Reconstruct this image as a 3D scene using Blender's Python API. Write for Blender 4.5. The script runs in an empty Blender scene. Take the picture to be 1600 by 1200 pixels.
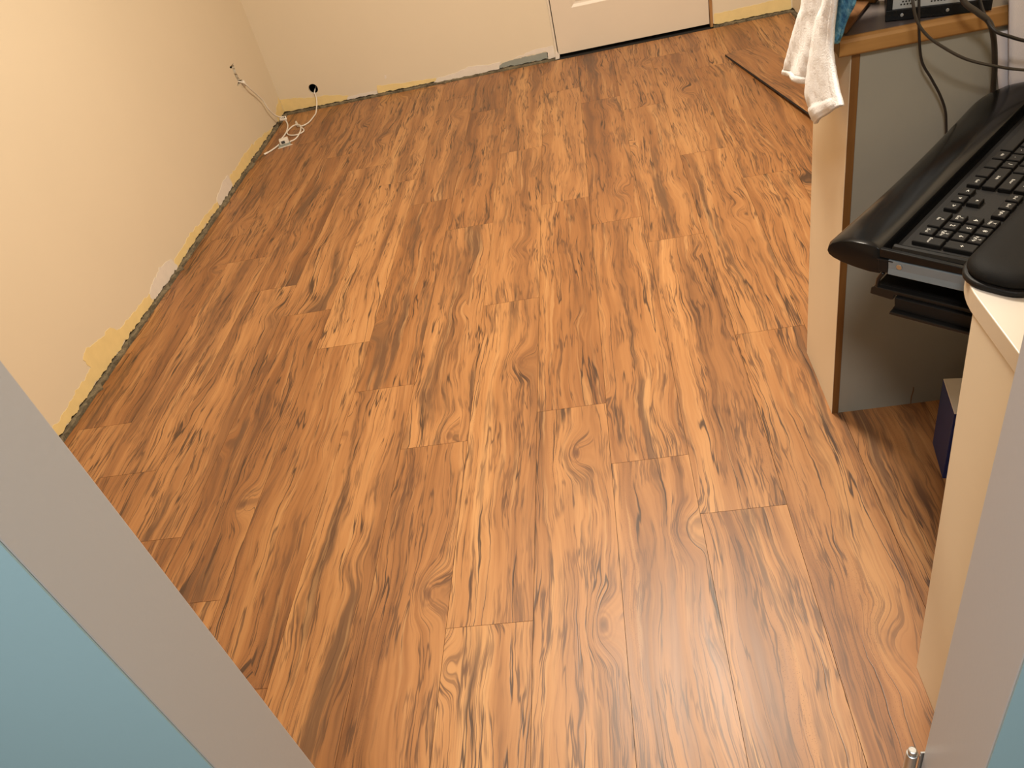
import bpy, bmesh, math, random
from mathutils import Vector, Matrix, noise as mnoise

random.seed(7)
SC = bpy.context.scene
COL = SC.collection

# ------------------------------------------------------------------ camera
cam_d = bpy.data.cameras.new('camera')
cam = bpy.data.objects.new('camera', cam_d)
COL.objects.link(cam)
right = Vector((0.977747, 0.03674453, -0.20654454))
down = Vector((-0.13687275, -0.63439772, -0.7607926))
fwd = Vector((-0.15898635, 0.772133, -0.61525114))
M3 = Matrix((right, -down, -fwd)).transposed()
cam.matrix_world = Matrix.Translation((0, 0, 1.20)) @ M3.to_4x4()
cam_d.sensor_fit = 'HORIZONTAL'
cam_d.sensor_width = 36.0
cam_d.lens = 1243.13 / 1600 * 36.0
cam_d.clip_start = 0.02
SC.camera = cam

# ------------------------------------------------------------------ world, lights, exposure
w = bpy.data.worlds.new('world')
SC.world = w
w.use_nodes = True
w.node_tree.nodes['Background'].inputs[0].default_value = (0.5, 0.5, 0.5, 1)
w.node_tree.nodes['Background'].inputs[1].default_value = 0.0


def area(name, loc, size, power, color, rot=(0, 0, 0)):
    d = bpy.data.lights.new(name, 'AREA')
    d.shape = 'DISK'
    d.size = size
    d.energy = power
    d.color = color
    o = bpy.data.objects.new(name, d)
    o.location = loc
    o.rotation_euler = rot
    COL.objects.link(o)
    return o


area('room_ceiling_lamp', (0.05, 1.92, 2.30), 0.34, 70, (1.0, 0.895, 0.74))
area('hall_ceiling_lamp', (-0.20, -0.50, 2.34), 0.36, 41, (1.0, 0.985, 0.97))
SC.view_settings.view_transform = 'Standard'
SC.view_settings.look = 'None'
SC.view_settings.gamma = 1.0
SC.view_settings.exposure = 0.0
SC.view_settings.use_curve_mapping = False


# ------------------------------------------------------------------ material helpers
class NT:
    def __init__(self, name):
        self.m = bpy.data.materials.new(name)
        self.m.use_nodes = True
        self.t = self.m.node_tree
        self.b = self.t.nodes['Principled BSDF']

    def n(self, typ, **kw):
        nd = self.t.nodes.new(typ)
        for k, v in kw.items():
            setattr(nd, k, v)
        return nd

    def put(self, sock, val):
        if hasattr(val, 'is_output'):
            self.t.links.new(val, sock)
        else:
            sock.default_value = val

    def math(self, op, a, b=0.0, c=0.0, clamp=False):
        nd = self.n('ShaderNodeMath', operation=op, use_clamp=clamp)
        for i, v in enumerate((a, b, c)):
            self.put(nd.inputs[i], v)
        return nd.outputs[0]

    def comb(self, x, y, z):
        nd = self.n('ShaderNodeCombineXYZ')
        for i, v in enumerate((x, y, z)):
            self.put(nd.inputs[i], v)
        return nd.outputs[0]

    def noise(self, vec, scale=1.0, detail=2.0, rough=0.5, dist=0.0, color=False):
        nd = self.n('ShaderNodeTexNoise')
        self.put(nd.inputs['Vector'], vec)
        self.put(nd.inputs['Scale'], scale)
        self.put(nd.inputs['Detail'], detail)
        self.put(nd.inputs['Roughness'], rough)
        self.put(nd.inputs['Distortion'], dist)
        return nd.outputs['Color' if color else 'Fac']

    def step(self, v, lo, hi):
        nd = self.n('ShaderNodeMapRange', interpolation_type='SMOOTHSTEP')
        self.put(nd.inputs['Value'], v)
        nd.inputs['From Min'].default_value = lo
        nd.inputs['From Max'].default_value = hi
        return nd.outputs[0]

    def mix(self, f, a, b, blend='MIX'):
        nd = self.n('ShaderNodeMix', data_type='RGBA', blend_type=blend)
        self.put(nd.inputs[0], f)
        self.put(nd.inputs[6], a)
        self.put(nd.inputs[7], b)
        return nd.outputs[2]

    def ramp(self, f, stops):
        nd = self.n('ShaderNodeValToRGB')
        cr = nd.color_ramp
        while len(cr.elements) < len(stops):
            cr.elements.new(0.5)
        for e, (p, c) in zip(cr.elements, stops):
            e.position = p
            e.color = c
        self.put(nd.inputs[0], f)
        return nd.outputs[0]

    def bump(self, h, strength=0.3, dist=0.001):
        nd = self.n('ShaderNodeBump')
        nd.inputs['Strength'].default_value = strength
        nd.inputs['Distance'].default_value = dist
        self.put(nd.inputs['Height'], h)
        self.t.links.new(nd.outputs[0], self.b.inputs['Normal'])


def C4(r, g, b):
    return (r, g, b, 1.0)


def plain(name, col, rough=0.5, var=0.06, scale=30.0, bump=0.0, bscale=200.0, metal=0.0, spec=0.5, sheen=0.0, coat=0.0):
    k = NT(name)
    tc = k.n('ShaderNodeTexCoord').outputs['Object']
    nz = k.noise(tc, scale, 3.0)
    a = C4(*[c * (1 - var) for c in col])
    b = C4(*[min(1, c * (1 + var)) for c in col])
    k.put(k.b.inputs['Base Color'], k.mix(nz, a, b))
    k.b.inputs['Roughness'].default_value = rough
    k.b.inputs['Metallic'].default_value = metal
    k.b.inputs['Specular IOR Level'].default_value = spec
    k.b.inputs['Sheen Weight'].default_value = sheen
    k.b.inputs['Coat Weight'].default_value = coat
    k.b.inputs['Coat Roughness'].default_value = 0.08
    if bump:
        k.bump(k.noise(tc, bscale, 3.0), bump, 0.002)
    return k.m


FLOOR_RAMP = [(0.36, (0.195, 0.083, 0.031, 1)), (0.455, (0.315, 0.139, 0.048, 1)), (0.54, (0.410, 0.192, 0.068, 1)), (0.66, (0.50, 0.258, 0.098, 1))]


def wood_floor_mat():
    """printed oak laminate; 'wood' holds (across, along, plank number) in metres for each plank"""
    k = NT('oak_laminate')
    at = k.n('ShaderNodeAttribute', attribute_name='wood')
    sp = k.n('ShaderNodeSeparateXYZ')
    k.t.links.new(at.outputs['Vector'], sp.inputs[0])
    u, v, r = sp.outputs
    mul = lambda a_, b_: k.math('MULTIPLY', a_, b_)
    # slow wander of the grain
    wa = k.noise(k.comb(mul(u, 8.0), mul(v, 3.0), r), 1.0, 1.0, 0.5)
    wb = k.noise(k.comb(mul(u, 28.0), mul(v, 14.0), r), 1.0, 2.0, 0.5)
    u1 = k.math('ADD', u, mul(k.math('SUBTRACT', wa, 0.5), 0.055))
    u1 = k.math('ADD', u1, mul(k.math('SUBTRACT', wb, 0.5), 0.010))
    # knots
    vo = k.n('ShaderNodeTexVoronoi', feature='F1', distance='EUCLIDEAN')
    k.put(vo.inputs['Vector'], k.comb(mul(k.math('ADD', u, mul(k.math('SUBTRACT', wb, 0.5), 0.022)), 7.5), mul(v, 4.2), mul(r, 3.0)))
    vo.inputs['Scale'].default_value = 1.0
    cs = k.n('ShaderNodeSeparateColor')
    k.t.links.new(vo.outputs['Color'], cs.inputs[0])
    has = k.step(cs.outputs[0], 0.60, 0.64)
    d = vo.outputs['Distance']
    near = mul(k.math('SUBTRACT', 1.0, k.step(d, 0.0, 0.40)), has)
    core = mul(k.math('SUBTRACT', 1.0, k.step(d, 0.03, 0.085)), has)
    g = k.math('ADD', u1, mul(near, 0.040))

    def gn(su, sv, off, det=2.0, ro=0.55):
        return k.noise(k.comb(mul(g, su), mul(v, sv), k.math('ADD', r, off)), 1.0, det, ro)
    broad = gn(15.0, 0.9, 3.1, 1.0)
    mid = gn(46.0, 1.7, 7.7, 3.0, 0.6)
    thin = gn(105.0, 3.2, 9.7, 2.0, 0.6)
    fine = gn(260.0, 7.0, 11.3, 2.0, 0.6)
    base = k.ramp(k.math('ADD', k.math('ADD', mul(broad, 0.50), mul(mid, 0.32)), mul(thin, 0.18)), FLOOR_RAMP)
    base = k.mix(mul(k.step(fine, 0.50, 0.72), 0.26), base, C4(0.20, 0.082, 0.030))
    # plank to plank tone
    tone = k.noise(k.comb(0.3, 0.7, mul(r, 2.37)), 1.0, 0.0)
    base = k.mix(k.step(tone, 0.36, 0.64), k.mix(1.0, base, C4(0.80, 0.74, 0.69), 'MULTIPLY'), base)
    # long brown heart streaks
    st = gn(19.0, 1.1, 19.0, 5.0, 0.68)
    sm = mul(k.step(st, 0.55, 0.64), k.step(gn(8.0, 1.9, 23.0, 2.0), 0.40, 0.54))
    base = k.mix(mul(sm, 0.80), base, C4(0.105, 0.052, 0.026))
    st2 = gn(40.0, 1.9, 27.0, 5.0, 0.7)
    base = k.mix(mul(k.step(st2, 0.57, 0.69), 0.48), base, C4(0.120, 0.056, 0.026))
    # light streaks
    base = k.mix(mul(k.step(gn(70.0, 2.2, 29.0, 2.0, 0.6), 0.58, 0.72), 0.36), base, C4(0.56, 0.315, 0.130))
    # pores inside the streaks
    pv = k.n('ShaderNodeTexVoronoi', feature='F1')
    k.put(pv.inputs['Vector'], k.comb(mul(u1, 105.0), mul(v, 50.0), r))
    pore = k.math('SUBTRACT', 1.0, k.step(pv.outputs['Distance'], 0.14, 0.26))
    pm = mul(pore, k.step(gn(13.0, 1.6, 41.0, 1.0), 0.60, 0.67))
    base = k.mix(mul(pm, 0.60), base, C4(0.11, 0.042, 0.018))
    # thin dark fissures, long and thin, plus short ticks
    def fissure(su, sv, off, w0, w1, mu, mv, lo, hi, amt, col, prev):
        c_ = gn(su, sv, off, 3.0, 0.55)
        rd = k.math('SUBTRACT', 1.0, k.step(k.math('ABSOLUTE', k.math('SUBTRACT', c_, 0.5)), w0, w1))
        m_ = mul(rd, k.step(gn(mu, mv, off + 3.3, 1.0), lo, hi))
        return k.mix(mul(m_, amt), prev, col), m_
    base, cm = fissure(24.0, 1.0, 31.0, 0.003, 0.015, 12.0, 2.6, 0.47, 0.56, 0.90, C4(0.042, 0.021, 0.012), base)
    base, c2 = fissure(52.0, 2.2, 51.0, 0.004, 0.026, 18.0, 4.2, 0.43, 0.53, 0.80, C4(0.085, 0.038, 0.018), base)
    base, c3 = fissure(95.0, 4.0, 71.0, 0.006, 0.050, 20.0, 6.5, 0.46, 0.58, 0.60, C4(0.120, 0.052, 0.023), base)
    # knots: rings and core
    rings = k.math('ADD', mul(k.math('SINE', mul(d, 120.0)), 0.5), 0.5)
    rm = mul(mul(rings, k.math('SUBTRACT', 1.0, k.step(d, 0.06, 0.22))), has)
    base = k.mix(mul(rm, 0.42), base, C4(0.16, 0.065, 0.028))
    base = k.mix(mul(core, 0.78), base, C4(0.105, 0.044, 0.021))
    k.put(k.b.inputs['Base Color'], base)
    k.put(k.b.inputs['Roughness'], k.math('ADD', mul(mid, 0.14), 0.345))
    k.b.inputs['Specular IOR Level'].default_value = 0.5
    k.bump(k.math('SUBTRACT', mul(mid, 0.4), cm), 0.10, 0.001)
    return k.m


def sill_mat():
    k = NT('bare_grey_sill')
    tc = k.n('ShaderNodeTexCoord').outputs['Object']
    a = k.noise(tc, 30.0, 5.0, 0.75)
    b = k.noise(tc, 220.0, 4.0, 0.75)
    c = k.ramp(k.math('ADD', k.math('MULTIPLY', a, 0.6), k.math('MULTIPLY', b, 0.4)),
               [(0.32, C4(0.05, 0.04, 0.025)), (0.48, C4(0.17, 0.135, 0.085)), (0.60, C4(0.27, 0.22, 0.13)), (0.72, C4(0.42, 0.35, 0.21))])
    k.put(k.b.inputs['Base Color'], c)
    k.b.inputs['Roughness'].default_value = 0.95
    k.bump(b, 0.8, 0.004)
    return k.m


def oak_mat(name, dark, light, along=0):
    k = NT(name)
    tc = k.n('ShaderNodeTexCoord').outputs['Object']
    mp = k.n('ShaderNodeMapping')
    k.t.links.new(tc, mp.inputs[0])
    s = [60.0, 60.0, 60.0]
    s[along] = 4.0
    mp.inputs['Scale'].default_value = s
    nz = k.noise(mp.outputs[0], 1.0, 3.0, 0.6, 0.4)
    k.put(k.b.inputs['Base Color'], k.ramp(nz, [(0.3, C4(*dark)), (0.7, C4(*light))]))
    k.b.inputs['Roughness'].default_value = 0.42
    return k.m


def terry(name, col):
    k = NT(name)
    tc = k.n('ShaderNodeTexCoord').outputs['Object']
    a = k.noise(tc, 420.0, 3.0, 0.7)
    b = k.noise(tc, 90.0, 3.0, 0.6)
    k.put(k.b.inputs['Base Color'], k.mix(a, C4(*[c * 0.86 for c in col]), C4(*col)))
    k.b.inputs['Roughness'].default_value = 0.95
    k.b.inputs['Sheen Weight'].default_value = 0.25
    k.bump(k.math('ADD', a, k.math('MULTIPLY', b, 0.5)), 0.55, 0.004)
    return k.m


def blue_band_mat():
    k = NT('blue_band')
    tc = k.n('ShaderNodeTexCoord').outputs['Object']
    a = k.noise(tc, 85.0, 3.0, 0.6)
    k.put(k.b.inputs['Base Color'], k.ramp(a, [(0.36, C4(0.03, 0.14, 0.30)), (0.5, C4(0.10, 0.32, 0.50)), (0.62, C4(0.20, 0.46, 0.60)), (0.75, C4(0.50, 0.60, 0.66))]))
    k.b.inputs['Roughness'].default_value = 0.95
    k.bump(k.noise(tc, 420.0, 2.0), 0.5, 0.003)
    return k.m


M = dict(
    floor=wood_floor_mat(),
    wall=plain('beige_wall_paint', (0.70, 0.605, 0.455), 0.62, 0.03, 3.0, 0.08, 260.0),
    ceil=plain('ceiling_paint', (0.62, 0.57, 0.50), 0.9, 0.02, 5.0),
    yellow=plain('old_yellow_paint', (0.78, 0.61, 0.285), 0.6, 0.10, 26.0, 0.2, 180.0),
    plaster=plain('white_filler', (0.72, 0.65, 0.57), 0.85, 0.08, 40.0, 0.3, 160.0),
    primer=plain('grey_green_paint', (0.27, 0.29, 0.26), 0.7, 0.08, 40.0, 0.2, 160.0),
    sill=sill_mat(),
    board_core=plain('wallboard_core', (0.50, 0.44, 0.33), 0.95, 0.2, 60.0, 0.6, 200.0),
    dark=plain('cavity_shade_black', (0.02, 0.017, 0.014), 0.95, 0.2, 20.0),
    door=plain('door_paint', (0.69, 0.595, 0.475), 0.40, 0.03, 6.0, 0.05, 120.0),
    doorcap=plain('door_trim_paint', (0.70, 0.62, 0.50), 0.5, 0.06, 20.0),
    jambwood=oak_mat('bare_jamb_wood', (0.22, 0.10, 0.035), (0.40, 0.21, 0.08), 2),
    grey=plain('grey_jamb_paint', (0.47, 0.465, 0.465), 0.42, 0.02, 4.0, 0.06, 160.0),
    blue=plain('hall_blue_paint', (0.295, 0.435, 0.475), 0.5, 0.02, 4.0, 0.06, 220.0),
    hallwall=plain('hall_pale_paint', (0.55, 0.58, 0.60), 0.8, 0.02, 4.0),
    melamine=plain('cream_melamine', (0.74, 0.63, 0.455), 0.45, 0.035, 9.0),
    melamine_shaded=plain('shaded_melamine', (0.255, 0.24, 0.195), 0.5, 0.05, 14.0),  # cream melamine darkened: shade on the inner faces is in the colour
    slab=plain('white_slab_laminate', (0.55, 0.50, 0.435), 0.38, 0.02, 20.0),
    slab_edge=plain('cream_edge_band', (0.62, 0.52, 0.38), 0.45, 0.03, 30.0),
    edge_brown=oak_mat('brown_edge_band', (0.12, 0.048, 0.010), (0.18, 0.080, 0.02), 2),
    oak=oak_mat('oak_edge', (0.25, 0.115, 0.028), (0.37, 0.19, 0.055), 0),
    dkbrown=oak_mat('dark_brown_grain', (0.11, 0.045, 0.014), (0.20, 0.09, 0.03), 1),
    top=plain('taupe_laminate', (0.085, 0.068, 0.062), 0.42, 0.06, 120.0),
    black=plain('black_plastic', (0.007, 0.0065, 0.006), 0.34, 0.1, 50.0, spec=0.3),
    gloss=plain('gloss_black_plastic', (0.006, 0.006, 0.006), 0.19, 0.1, 50.0, spec=0.22),
    matte=plain('matte_black_plastic', (0.0065, 0.006, 0.0058), 0.46, 0.1, 300.0, 0.15, 900.0, spec=0.2),
    key=plain('key_plastic', (0.0065, 0.006, 0.0056), 0.48, 0.1, 300.0, spec=0.16),
    legend=plain('key_legend_print', (0.62, 0.60, 0.55), 0.6, 0.05, 100.0),
    gel=plain('gel_rest_fabric', (0.0060, 0.0055, 0.0050), 0.62, 0.2, 300.0, 0.2, 1500.0, spec=0.12),
    zinc=plain('zinc_steel', (0.52, 0.53, 0.53), 0.30, 0.08, 60.0, metal=1.0),
    railzinc=plain('blue_zinc_plate', (0.17, 0.20, 0.22), 0.40, 0.08, 60.0, metal=0.25),
    greymetal=plain('grey_case_metal', (0.38, 0.39, 0.38), 0.45, 0.06, 80.0, metal=0.3),
    whiteplastic=plain('white_plastic', (0.75, 0.70, 0.62), 0.35, 0.04, 50.0),
    cable=plain('black_cable', (0.010, 0.008, 0.007), 0.45, 0.1, 100.0),
    cable_br=plain('brown_cable', (0.030, 0.024, 0.018), 0.5, 0.1, 100.0),
    towel=terry('white_terry', (0.86, 0.84, 0.82)),
    band=blue_band_mat(),
    cloth=plain('white_cotton', (0.62, 0.585, 0.60), 0.95, 0.06, 14.0, 0.25, 500.0),
    bluebox=plain('blue_card', (0.010, 0.020, 0.095), 0.5, 0.1, 40.0),
    paper=plain('pale_card', (0.70, 0.62, 0.52), 0.8, 0.05, 40.0),
    ink=plain('tag_ink', (0.05, 0.05, 0.05), 0.7, 0.05, 40.0),
)


# ------------------------------------------------------------------ mesh helpers
def tag(o, label=None, cat=None, group=None, kind=None):
    if label: o['label'] = label
    if cat: o['category'] = cat
    if group: o['group'] = group
    if kind: o['kind'] = kind
    return o


def empty(name, loc=(0, 0, 0), rot=(0, 0, 0), matrix=None, **kw):
    o = bpy.data.objects.new(name, None)
    o.empty_display_size = 0.05
    COL.objects.link(o)
    if matrix is not None:
        o.matrix_world = matrix
    else:
        o.location = loc
        o.rotation_euler = rot
    return tag(o, **kw)


def obj(name, bm, mats, parent=None, smooth=False, bevel=0.0, seg=2, sub=0, solid=0.0, **kw):
    bmesh.ops.recalc_face_normals(bm, faces=bm.faces)
    me = bpy.data.meshes.new(name)
    bm.to_mesh(me)
    bm.free()
    for m in (mats if isinstance(mats, (list, tuple)) else [mats]):
        me.materials.append(m)
    if smooth:
        for p in me.polygons:
            p.use_smooth = True
    o = bpy.data.objects.new(name, me)
    COL.objects.link(o)
    if parent is not None:
        o.parent = parent
    if solid:
        md = o.modifiers.new('thickness', 'SOLIDIFY')
        md.thickness = solid
        md.offset = 0
    if bevel:
        md = o.modifiers.new('bevel', 'BEVEL')
        md.width = bevel
        md.segments = seg
        md.limit_method = 'ANGLE'
        md.angle_limit = math.radians(40)
        md.harden_normals = False
    if sub:
        md = o.modifiers.new('subdivision', 'SUBSURF')
        md.levels = sub
        md.render_levels = sub
    return tag(o, **kw)


def box(bm, x0, x1, y0, y1, z0, z1, mi=0):
    vs = [bm.verts.new(p) for p in ((x0, y0, z0), (x1, y0, z0), (x1, y1, z0), (x0, y1, z0), (x0, y0, z1), (x1, y0, z1), (x1, y1, z1), (x0, y1, z1))]
    fs = []
    for q in ((0, 3, 2, 1), (4, 5, 6, 7), (0, 1, 5, 4), (1, 2, 6, 5), (2, 3, 7, 6), (3, 0, 4, 7)):
        f = bm.faces.new([vs[i] for i in q])
        f.material_index = mi
        fs.append(f)
    return fs


def bx(*a, **k):
    bm = bmesh.new()
    box(bm, *a, **k)
    return bm


def prism(bm, pts, z0, z1, axis='z', mi=0):
    """extrude a 2-D outline along an axis"""
    def P(p, h):
        return {'z': (p[0], p[1], h), 'x': (h, p[0], p[1]), 'y': (p[0], h, p[1])}[axis]
    a = [bm.verts.new(P(p, z0)) for p in pts]
    b = [bm.verts.new(P(p, z1)) for p in pts]
    n = len(pts)
    fs = [bm.faces.new(a[::-1]), bm.faces.new(b)]
    for i in range(n):
        fs.append(bm.faces.new((a[i], a[(i + 1) % n], b[(i + 1) % n], b[i])))
    for f in fs:
        f.material_index = mi
    return fs


def spline(pts, n=10):
    pts = [Vector(p) for p in pts]
    out = []
    for i in range(len(pts) - 1):
        p0 = pts[max(i - 1, 0)]; p1 = pts[i]; p2 = pts[i + 1]; p3 = pts[min(i + 2, len(pts) - 1)]
        for j in range(n):
            t = j / n
            out.append(0.5 * ((2 * p1) + (p2 - p0) * t + (2 * p0 - 5 * p1 + 4 * p2 - p3) * t * t + (3 * p1 - p0 - 3 * p2 + p3) * t ** 3))
    out.append(pts[-1])
    return out


def tube(bm, pts, r, seg=10, mi=0):
    rings = []
    n = len(pts)
    up = Vector((0.13, 0.31, 0.94)).normalized()
    for i, p in enumerate(pts):
        t = (pts[min(i + 1, n - 1)] - pts[max(i - 1, 0)]).normalized()
        a = t.cross(up)
        if a.length < 1e-3:
            a = t.cross(Vector((1, 0, 0)))
        a.normalize()
        b = t.cross(a).normalized()
        rr = r[i] if isinstance(r, (list, tuple)) else r
        rings.append([bm.verts.new(p + (a * math.cos(2 * math.pi * k / seg) + b * math.sin(2 * math.pi * k / seg)) * rr) for k in range(seg)])
    for i in range(n - 1):
        for k in range(seg):
            bm.faces.new((rings[i][k], rings[i][(k + 1) % seg], rings[i + 1][(k + 1) % seg], rings[i + 1][k])).material_index = mi
    bm.faces.new(rings[0][::-1]).material_index = mi
    bm.faces.new(rings[-1]).material_index = mi


def cyl(bm, c, r, h, seg=20, axis='z', mi=0):
    pts = [(r * math.cos(2 * math.pi * i / seg), r * math.sin(2 * math.pi * i / seg)) for i in range(seg)]
    if axis == 'z':
        prism(bm, [(c[0] + p[0], c[1] + p[1]) for p in pts], c[2], c[2] + h, 'z', mi)
    elif axis == 'x':
        prism(bm, [(c[1] + p[0], c[2] + p[1]) for p in pts], c[0], c[0] + h, 'x', mi)
    else:
        prism(bm, [(c[0] + p[0], c[2] + p[1]) for p in pts], c[1], c[1] + h, 'y', mi)


def carve(o, cutters):
    """cut holes through a wall and drop the cutters again"""
    for bm in cutters:
        c = obj('cutter', bm, M['dark'])
        md = o.modifiers.new('cut', 'BOOLEAN')
        md.operation = 'DIFFERENCE'
        md.solver = 'EXACT'
        md.object = c
        dg = bpy.context.evaluated_depsgraph_get()
        me = bpy.data.meshes.new_from_object(o.evaluated_get(dg))
        o.modifiers.clear()
        o.data = me
        bpy.data.objects.remove(c)


# ------------------------------------------------------------------ the setting
XL, YB, XR, CEIL = -1.572, 3.925, 0.905, 2.40
W, X0 = 0.161, 0.237          # plank width, one seam
PL = 1.047                    # plank length
BUTT = {-13: 1.75, -12: 1.92, -11: 1.570, -10: 1.361, -9: 1.127, -8: 1.990, -7: 1.785, -6: 1.562, -5: 1.322, -4: 1.875,
        -3: 1.389, -2: 1.193, -1: 1.031, 0: 1.575, 1: 1.331, 2: 1.10, 3: 0.85, 4: 1.62, 5: 1.4}


def wood_attr(me, vals):
    a = me.attributes.new('wood', 'FLOAT_VECTOR', 'CORNER')
    for i, v in enumerate(vals):
        a.data[i].vector = v


def build_floor():
    bm = bmesh.new()
    meta = []
    g = 0.0004
    x_lo, x_hi, y_lo, y_hi = -1.556, 0.893, 0.30, 3.903
    for c in range(-13, 6):
        xa, xb = max(X0 + c * W, x_lo), min(X0 + (c + 1) * W, x_hi)
        if xb - xa < 0.004:
            continue
        b = BUTT[c] - 3 * PL
        i = 0
        while b < y_hi:
            ya, yb = max(b, y_lo), min(b + PL, y_hi)
            if yb - ya > 0.005:
                rnd = (c * 7.31 + i * 3.77) % 61
                off = ((c * 37 + i * 53) % 97) * 0.31
                fs = box(bm, xa + g, xb - g, ya + g, yb - g, -0.009, 0.0)
                meta += [(f, xa - (X0 + c * W), b, X0 + c * W, rnd, off) for f in fs]
            b += PL
            i += 1
    # underlay that shows in the joints and along the walls
    for f in box(bm, XL - 0.02, XR + 0.02, 0.25, YB + 0.38, -0.03, -0.0095, 1):
        pass
    bmesh.ops.recalc_face_normals(bm, faces=bm.faces)
    loopvals = []
    info = {f: m for f, *m in meta}
    bm.faces.index_update()
    order = list(bm.faces)
    for f in order:
        for l in f.loops:
            if f in info:
                _, b, xs, rnd, off = info[f]
                loopvals.append((l.vert.co.x - xs, l.vert.co.y - b + off, rnd))
            else:
                loopvals.append((0, 0, 0))
    me = bpy.data.meshes.new('floor')
    bm.to_mesh(me)
    bm.free()
    me.materials.append(M['floor'])
    me.materials.append(M['sill'])
    wood_attr(me, loopvals)
    o = bpy.data.objects.new('floor', me)
    COL.objects.link(o)
    return tag(o, 'orange brown oak laminate floor with knots and staggered planks', kind='structure')


build_floor()


def jag(y, seed, amp):
    return amp * (mnoise.noise(Vector((y * 9, seed, 0))) + 0.7 * mnoise.noise(Vector((y * 31, seed + 5, 0))) + 0.5 * mnoise.noise(Vector((y * 90, seed + 9, 0))))


def ragged_wall(name, along, s0, s1, face, thick, zmean, amp, seed, label, hole=None):
    """board whose lower edge is torn; along = 'x' or 'y'; hole = opening (s0, s1, top)"""
    bm = bmesh.new()
    spans = [(s0, s1, None)] if not hole else [(s0, hole[0] - 0.0002, None), (hole[0], hole[1], hole[2]), (hole[1] + 0.0002, s1, None)]
    for a, b, zb in spans:
        n = max(2, int((b - a) / 0.012))
        cols = []
        for i in range(n + 1):
            s = a + (b - a) * i / n
            z = zb if zb is not None else zmean + jag(s, seed, amp)
            pts = []
            for t, zz in ((face, z), (face, CEIL), (face + thick, CEIL), (face + thick, z)):
                pts.append(bm.verts.new((t, s, zz) if along == 'y' else (s, t, zz)))
            cols.append(pts)
        for i in range(n):
            p, q = cols[i], cols[i + 1]
            for k in range(4):
                f = bm.faces.new((p[k], q[k], q[(k + 1) % 4], p[(k + 1) % 4]))
                if k == 3:
                    f.material_index = 1
        bm.faces.new(cols[0]); bm.faces.new(cols[-1])
    o = obj(name, bm, [M['wall'], M['board_core']], None)
    return tag(o, label, kind='structure')


wl = ragged_wall('wall_left', 'y', 0.45, YB + 0.012, XL, -0.0127, 0.0135, 0.0085, 1.0, 'beige left wall with torn bottom edge and a slot')
wb = ragged_wall('wall_back', 'x', XL - 0.012, XR + 0.012, YB, 0.0127, 0.013, 0.008, 4.0, 'beige back wall with torn bottom edge', hole=(-0.184, 0.551, 2.03))
wr = ragged_wall('wall_right', 'y', 0.45, YB + 0.012, XR, 0.0127, 0.016, 0.008, 8.0, 'beige right wall behind the desk')

# slot in the left wall, round hole in the back wall
bm = bmesh.new()
slot = []
for i in range(15):
    t = i / 14
    slot.append((3.5545 + 0.004 * math.sin(t * 9) + 0.006 * jag(t, 3, 1.0) - 0.012 - (0.022 if t < 0.12 or t > 0.9 else 0), 0.283 + 0.085 * t))
for i in range(14, -1, -1):
    t = i / 14
    slot.append((3.5595 + 0.004 * math.sin(t * 9) + 0.006 * jag(t, 13, 1.0) + 0.010 + (0.020 if t < 0.10 else 0) + (0.008 if t > 0.93 else 0), 0.283 + 0.085 * t))
prism(bm, slot, XL - 0.03, XL + 0.03, 'x')
carve(wl, [bm])
bm = bmesh.new()
cyl(bm, (-1.386, YB - 0.05, 0.094), 0.0235, 0.1, 28, 'y')
carve(wb, [bm])

# closed cavities behind the boards
bm = bmesh.new()
box(bm, XL - 0.20, XL - 0.11, 0.40, YB + 0.5, -0.03, CEIL)
obj('wall_left_cavity', bm, M['dark'], wl)
bm = bmesh.new()
box(bm, XL - 0.2, XR + 0.2, YB + 0.40, YB + 0.45, -0.03, CEIL)
for xx in (-0.30, 0.66):
    box(bm, xx - 0.01, xx + 0.01, YB + 0.0128, YB + 0.40, -0.0095, CEIL)
box(bm, -0.176, 0.542, 3.9055, YB + 0.39, -0.0093, -0.0035)  # near-black sheet added under the door; its colour stands in for shade
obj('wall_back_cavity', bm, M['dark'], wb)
bm = bmesh.new()
box(bm, XR + 0.05, XR + 0.1, 0.40, YB + 0.5, -0.03, CEIL)
obj('wall_right_cavity', bm, M['dark'], wr)


def rough_strip(name, along, s0, s1, t0, t1, z1, seed, label):
    bm = bmesh.new()
    n = int((s1 - s0) / 0.014)
    cols = []
    for i in range(n + 1):
        s = s0 + (s1 - s0) * i / n
        h = z1 + 0.35 * jag(s, seed, z1)
        e = t1 + (t1 - t0) * 0.22 * jag(s * 1.3, seed + 20, 1.0)
        m = (t0 + e) / 2
        prof = [(t0, -0.0095), (e, -0.0095), (e, h * 0.35), (m, h * (0.75 + jag(s, seed + 40, 0.25))), (t0, h)]
        cols.append([bm.verts.new((t, s, z) if along == 'y' else (s, t, z)) for t, z in prof])
    for i in range(n):
        for k in range(5):
            bm.faces.new((cols[i][k], cols[i + 1][k], cols[i + 1][(k + 1) % 5], cols[i][(k + 1) % 5]))
    bm.faces.new(cols[0]); bm.faces.new(cols[-1])
    return obj(name, bm, M['sill'], label=label, kind='structure')


rough_strip('trim_1', 'y', 0.46, YB - 0.004, XL - 0.09, XL + 0.0105, 0.0145, 2.0, 'rough bare grey strip under the left wall')
rough_strip('trim_2', 'x', XL, -0.186, YB + 0.09, YB - 0.010, 0.012, 6.0, 'rough bare dark strip under the back wall')
rough_strip('trim_3', 'x', 0.552, XR, YB + 0.09, YB - 0.008, 0.012, 9.0, 'rough bare strip beside the white door')
rough_strip('trim_4', 'y', 0.46, YB, XR + 0.045, XR - 0.006, 0.012, 12.0, 'rough bare strip under the right wall')


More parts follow.
